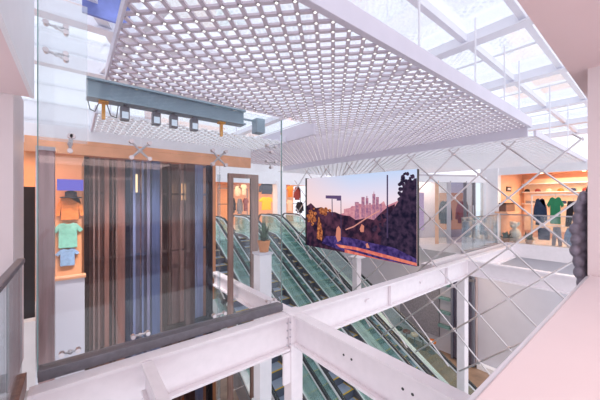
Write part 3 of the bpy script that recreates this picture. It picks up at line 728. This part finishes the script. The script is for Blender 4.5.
for lab, m, s in (('violet sunset reflection as a glowing panel inside the slanted shop front', emis('sunset_glow_violet', (190, 160, 196), .8), .25), ('orange sunset reflection as a glowing panel inside the slanted shop front', emis('sunset_glow_orange', (226, 150, 110), .8), .85)):
    tag(MB().bar(ang(s, .35, -1.4), ang(s, 1.9, -1.4), 1.1, .04, up=Vector((1.45,2.7,0))).build('reflection_panel', m), lab, 'reflection panel')  # glowing panels imitate the sunset reflected in the shop doors
for lab, s, m in (('dark mannequin clothes figure behind the shop front glass, left', .60, BLACKF), ('brown coat display behind the shop front glass, right', .86, REDF)):
    p = ang(s, 0, -.8)
    garment('jacket', lab, m, (p.x, p.y, 1.55), .55, .9, 'x', None)
# curved glass balustrade at the corner
cb = thing('glass_balustrade', 'curved glass balustrade on the white ledge before the slanted shop front', 'balustrade', (10.5, 3.7, 0))
pts = [(8.95, 3.62), (9.7, 3.60), (10.6, 3.58), (11.4, 3.58), (11.9, 3.62), (12.2, 3.75)]
for (xa, ya), (xb, yb) in zip(pts, pts[1:]):
    MB().bar((xa, ya, .55), (xb, yb, .55), .012, 1.0).build('glass_pane', G_BAL, cb)
MB().path([(x, y, 1.07) for x, y in pts], .04, .04, side=(0,1,0)).build('handrail', STEEL, cb)
MB().path([(x, y, .06) for x, y in pts], .06, .05, side=(0,1,0)).build('base_channel', STEEL, cb)

# ================================================================== LEFT SHOP (reflected clothes and orange wall, built solid behind the glass screen)
struct('wall_left', MB().box(-3, .10, 6.12, 6.2, 0, 2.36), PEACHD)
tag(MB().box(-.23, .115, 5.0, 5.12, -1.0, .52).build('white_panel', LAVW, bevel=.005), 'plain white upright panel low behind the glass at far left', 'panel')
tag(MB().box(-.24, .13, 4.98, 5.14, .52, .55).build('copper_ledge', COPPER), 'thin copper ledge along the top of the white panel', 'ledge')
pi_ = thing('reflected_pier', 'tall mauve pillar reflection built as a pier at the left glass edge', 'pier', (-.23, 4.1, -1.5))  # a pillar's reflection at the glass edge, built as a solid pier
MB().box(-.30, -.165, 4.0, 4.2, -1.5, 2.12).build('cladding', mat('mauve_reflection', (170, 140, 140), .3, .4, var=.2, scale=3, stretch=(8, 8, .3)), pi_)
MB().box(-.31, -.29, 3.98, 4.2, -1.5, 2.12).build('edge_trim', STEEL, pi_)
MB().box(-.31, -.155, 3.98, 4.21, 2.12, 2.16).build('cap', STEEL, pi_)
YS = 6.04
def g_left(kind, label, m, x0, x1, yt, yb):
    a, b = on_y(x0, yt, YS), on_y(x1, yb, YS); a2 = on_y((x0+x1)/2, yt, YS)
    z1, z0 = on_y((x0+x1)/2, yt, YS).z, on_y((x0+x1)/2, yb, YS).z
    garment(kind, label, m, (a2.x, YS, z1), abs(on_y(x1, yt, YS).x-on_y(x0, yt, YS).x), z1-z0, 'y', 'reflected clothes built at far left', hook=False)
g_left('shirt', 'pale teal T-shirt reflected in the far left glass, built solid', TEAL, 52, 84, 223, 248)
g_left('shirt', 'blue denim shirt reflected below the teal T-shirt, built solid', DENIM, 55, 80, 249, 266)
g_left('jacket', 'orange jacket reflected above the teal T-shirt, built solid', ORGF, 56, 84, 196, 220)
hm = thing('hat', 'black hat reflected above the orange jacket, built solid', 'hat', (-.05, YS, 1.6))
c = on_y(71, 198, YS)
MB().lathe([(.14,0),(.14,.015),(.08,.02),(.075,.10),(.03,.12)], (c.x, YS-.05, c.z), 16).build('crown', BLACKF, hm)
a, b = on_y(57, 179, 5.9), on_y(100, 191, 5.9)
tag(MB().box(a.x, .12, 5.88, 5.92, b.z, a.z).build('lit_sign', emis('violet_sign', (122, 112, 214), 1.)), 'glowing violet sign strip high in the left shop', 'sign')
tag(MB().box(-.85, -.42, 5.3, 5.36, 0, 1.78).build('black_panel', DARK), 'tall black panel seen between the left pillar and glass', 'panel')

# ================================================================== BACK SHOP at the head of the escalators
struct('wall_shop_back', MB().box(3, 13, 17.2, 17.4, 0, 2.9), PEACH)
struct('ceiling_shop_back', MB().box(3, 13, 13.6, 17.4, 2.62, 2.75), PEACHD)
struct('trim_6', MB().box(3, 13, 13.55, 13.6, 2.5, 3.6), WHITE)
struct('wall_back_pier', MB().box(9.0, 9.6, 13.4, 13.9, 0, 2.7).box(4.2, 4.6, 13.4, 13.9, 0, 2.7), WHITE)
YBk = 15.0
items = [('jacket','cream jacket high in the back shop, seen through the bronze door frame',CREAM,235,241,186,196), ('shirt','second cream top in the back shop beside the cream jacket',CREAM,241,247,184,195),
 ('jacket','black coat on lower row of the back shop, leftmost',BLACKF,229,236,198,213), ('jacket','grey coat on lower row of the back shop',GREYF,237,243,199,214),
 ('shirt','maroon top on lower row of the back shop',REDF,243,249,198,211), ('jacket','navy part of a reflected mannequin, built as a jacket at back',NAVY,259,275,183,194),
 ('shirt','yellow shirt of a reflected mannequin, built in the back shop above the plant',YELF,259,274,197,210), ('shirt','orange top in the back shop left of the screen, upper',ORGF,287,294,186,197),  # navy and yellow pieces stand in for a mannequin reflected in the glass
 ('jacket','red jacket in the back shop left of the screen',REDF,294,301,187,200), ('shirt','cream shirt in the back shop left of the screen, lower',CREAM,287,293,200,211), ('jacket','dark coat in the back shop left of the screen, lower',BLACKF,296,304,202,213)]
for kind, lab, m, x0, x1, yt, yb in items:
    p0, p1 = on_y(x0, yt, YBk), on_y(x1, yt, YBk); q = on_y((x0+x1)/2, yb, YBk)
    garment(kind, lab, m, ((p0.x+p1.x)/2, YBk, q.z*0+on_y((x0+x1)/2, yt, YBk).z), p1.x-p0.x, on_y((x0+x1)/2, yt, YBk).z-q.z, 'y', 'clothes in the back shop', hook=m is not YELF)
for lab, x0, x1 in (('dark clothes rack at left of the back shop', 6.2, 8.0), ('dark clothes rack at right of the back shop', 9.9, 12.0)):
    t = thing('clothes_rack', lab, 'clothes rack', ((x0+x1)/2, YBk+.1, 0), 'racks in the back shop')
    for x in (x0, x1): MB().box(x-.02, x+.02, YBk+.08, YBk+.12, 0, 2.25).build('post', DSTEEL, t)
    for z in (1.35, 2.23): MB().box(x0, x1, YBk+.08, YBk+.12, z, z+.04).build('rail', DSTEEL, t)
bs = ['left', 'centre', 'right']
for i, x in enumerate((6.8, 8.8, 10.8)):
    t = thing('downlight', f'round ceiling downlight of the back shop, {bs[i]}', 'light', (x, 14.5, 2.58), 'back shop downlights')
    hb = MB().tube((x, 14.5, 2.57), (x, 14.5, 2.62), .12, n=14).build('trim_ring', WHITE, t)
    MB().tube((x, 14.5, 2.562), (x, 14.5, 2.57), .09, n=14).build('lens', SPL, hb)

# ================================================================== LOWER RIGHT
gl = thing('glass_shaft', 'narrow grey glazed shaft against the pale wall beside tall white column', 'shaft', (12.3, 4.9, -5))
for y in (4.55, 4.95, 5.35): MB().box(12.25, 12.35, y-.04, y+.04, -4.95, -.42).build('post', BLUEST, gl)
for ya, yb in ((4.57, 4.93), (4.97, 5.33)): MB().box(12.28, 12.30, ya, yb, -4.95, -.42).build('glass_pane', G_BLUE, gl)
MB().box(12.2, 12.4, 4.5, 5.4, -1.62, -1.52).build('crossbar', DSTEEL, gl)
MB().box(12.42, 12.6, 4.5, 5.4, -4.95, -.42).build('back_panel', PB, gl)
tag(MB().box(12.36, 12.60, .3, 4.45, -5.0, -4.82).build('white_kerb', WHITE), 'white kerb along the foot of the pale lower wall', 'kerb')
tag(MB().box(12.52, 12.60, 6.0, 7.9, -4.4, -2.3).build('grey_wall_panel', GREYF), 'large plain grey panel on lower wall behind the rods', 'panel')
for k, z in enumerate((-1.4, -2.0, -2.6, -3.2, -3.8)):
    tag(MB().box(12.3, 12.5, 5.45, 5.95, z-.05, z+.05).build('louvre_blade', mat('teal_glass_blade', (120, 160, 158), .2, .3)), ('topmost', 'second', 'middle', 'fourth', 'lowest')[k]+' teal louvre blade beside the tall white column', 'louvre', 'teal louvres')
for k, (y, m, nmm) in enumerate(((6.1, ORGF, 'orange'), (6.5, BLACKF, 'black'), (6.9, CREAM, 'cream'), (7.3, REDF, 'maroon'), (7.7, BLACKF, 'second black'))):
    t = thing('stool', f'{nmm} topped round stool from right on the lower floor', 'stool', (12.1, y, -5), 'stools on the lower floor')
    MB().lathe([(.16,0),(.17,.02),(.17,.09),(.14,.11)], (12.1, y, -4.55), 14).build('seat', m, t)
    MB().tube((12.1, y, -4.97), (12.1, y, -4.55), .03, n=8).build('stem', DSTEEL, t)
    MB().tube((12.1, y, -5), (12.1, y, -4.97), .14, n=14).build('base', DSTEEL, t)
tag(MB().tube((9.6, 3.0, -4.1), (12.2, 2.4, -4.7), .03, n=8).build('yellow_pole', YELLOW), 'thin yellow pole lying low by the pale wall', 'pole')

# ================================================================== GREY PUFFER JACKET by right pillar
pj = thing('puffer_jacket', 'grey quilted puffer jacket hanging against the right pink pillar', 'jacket', (2.9, .37, .95))
b = MB(); random.seed(11); rows = 9
for i in range(rows):
    f = i/(rows-1); zc = 1.60-.60*f
    b.ball((2.98, .348, zc), .05, (4.0-1.2*(i == 0), .75, 1.05), 3)            # horizontal quilt rows of the body
    wy = -.012+.05*math.sin(PI*min(1, f*1.05))**.8
    b.ball((2.76, .335+wy*.7+.008*(i % 2), zc+.02), .05, (.85, .50+.2*min(1, f*3), .95), 2)       # sleeve towards the camera
    b.ball((2.80, .338, zc-.02), .05, (1.0, .62, 1.0), 2)
o = b.build('quilted_shell', PUFF, pj); md = o.modifiers.new('remesh', 'REMESH'); md.mode = 'VOXEL'; md.voxel_size = .008; md.use_smooth_shade = True
MB().tube((2.95, .345, 1.62), (2.95, .31, 1.74), .008).build('hanging_loop', BLACKR, pj)
MB().box(2.93, 2.97, .301, .32, 1.70, 1.76).build('hook', STEEL, pj)

# ================================================================== LIGHT
w = bpy.data.worlds.new('world'); bpy.context.scene.world = w; w.use_nodes = True
bg = w.node_tree.nodes['Background']; bg.inputs['Color'].default_value = lin((242, 244, 255)); bg.inputs['Strength'].default_value = 1.4
def area(name, loc, size, energy, col, rot=(0,0,0), sy=None):
    l = bpy.data.lights.new(name, 'AREA'); l.energy = energy; l.color = lin(col)[:3]; l.size = size
    if sy: l.shape = 'RECTANGLE'; l.size_y = sy
    o = bpy.data.objects.new(name, l); C.objects.link(o); o.location = loc; o.rotation_euler = rot; return o
area('corner_shop_lamp', (14.0, 1.6, 2.6), 2.4, 150, (255, 214, 176), sy=2.6)
area('back_shop_lamp', (8.5, 15, 2.5), 6, 170, (255, 210, 165), sy=2)
area('left_shop_lamp', (-.5, 5.3, 2.3), .8, 22, (255, 196, 150), sy=.6)
area('gallery_fill', (.6, -1.2, 2.45), 2.5, 40, (255, 226, 222), sy=1.4)  # unseen fill light added behind the camera to brighten the soffit
area('shop_front_lamp', (11.2, 5.6, 2.5), 1.2, 40, (255, 220, 190))
area('lower_floor_fill', (10.5, 5, -.5), 3, 90, (255, 226, 205))  # unseen fill light added for the dim escalators and lower level
for x in (.50, .86, 1.08, 1.36):                    # spots added beside the floodlights to brighten the lift posts
    l = bpy.data.lights.new('lift_fill_spot', 'SPOT'); l.energy = 190; l.color = (1, .93, .9); l.spot_size = math.radians(72); l.spot_blend = .9; l.shadow_soft_size = .06
    o = bpy.data.objects.new('lift_fill_spot', l); C.objects.link(o); o.location = (x, 4.30, 2.68)
    o.rotation_euler = (Vector((x+.1, 6.2, -.2))-Vector((x, 4.3, 2.68))).to_track_quat('-Z', 'Y').to_euler()
sun = bpy.data.lights.new('sun', 'SUN'); sun.energy = 1.0; sun.angle = math.radians(25); sun.color = (1, .97, .95)
so = bpy.data.objects.new('sun', sun); C.objects.link(so); so.rotation_euler = (math.radians(28), math.radians(-12), 0)

sc = bpy.context.scene
sc.view_settings.view_transform = 'Standard'; sc.view_settings.look = 'None'
sc.view_settings.exposure = 0.0; sc.view_settings.gamma = 1; sc.view_settings.use_curve_mapping = False
sc.cycles.transparent_max_bounces = 24; sc.cycles.max_bounces = 8; sc.cycles.use_denoising = True
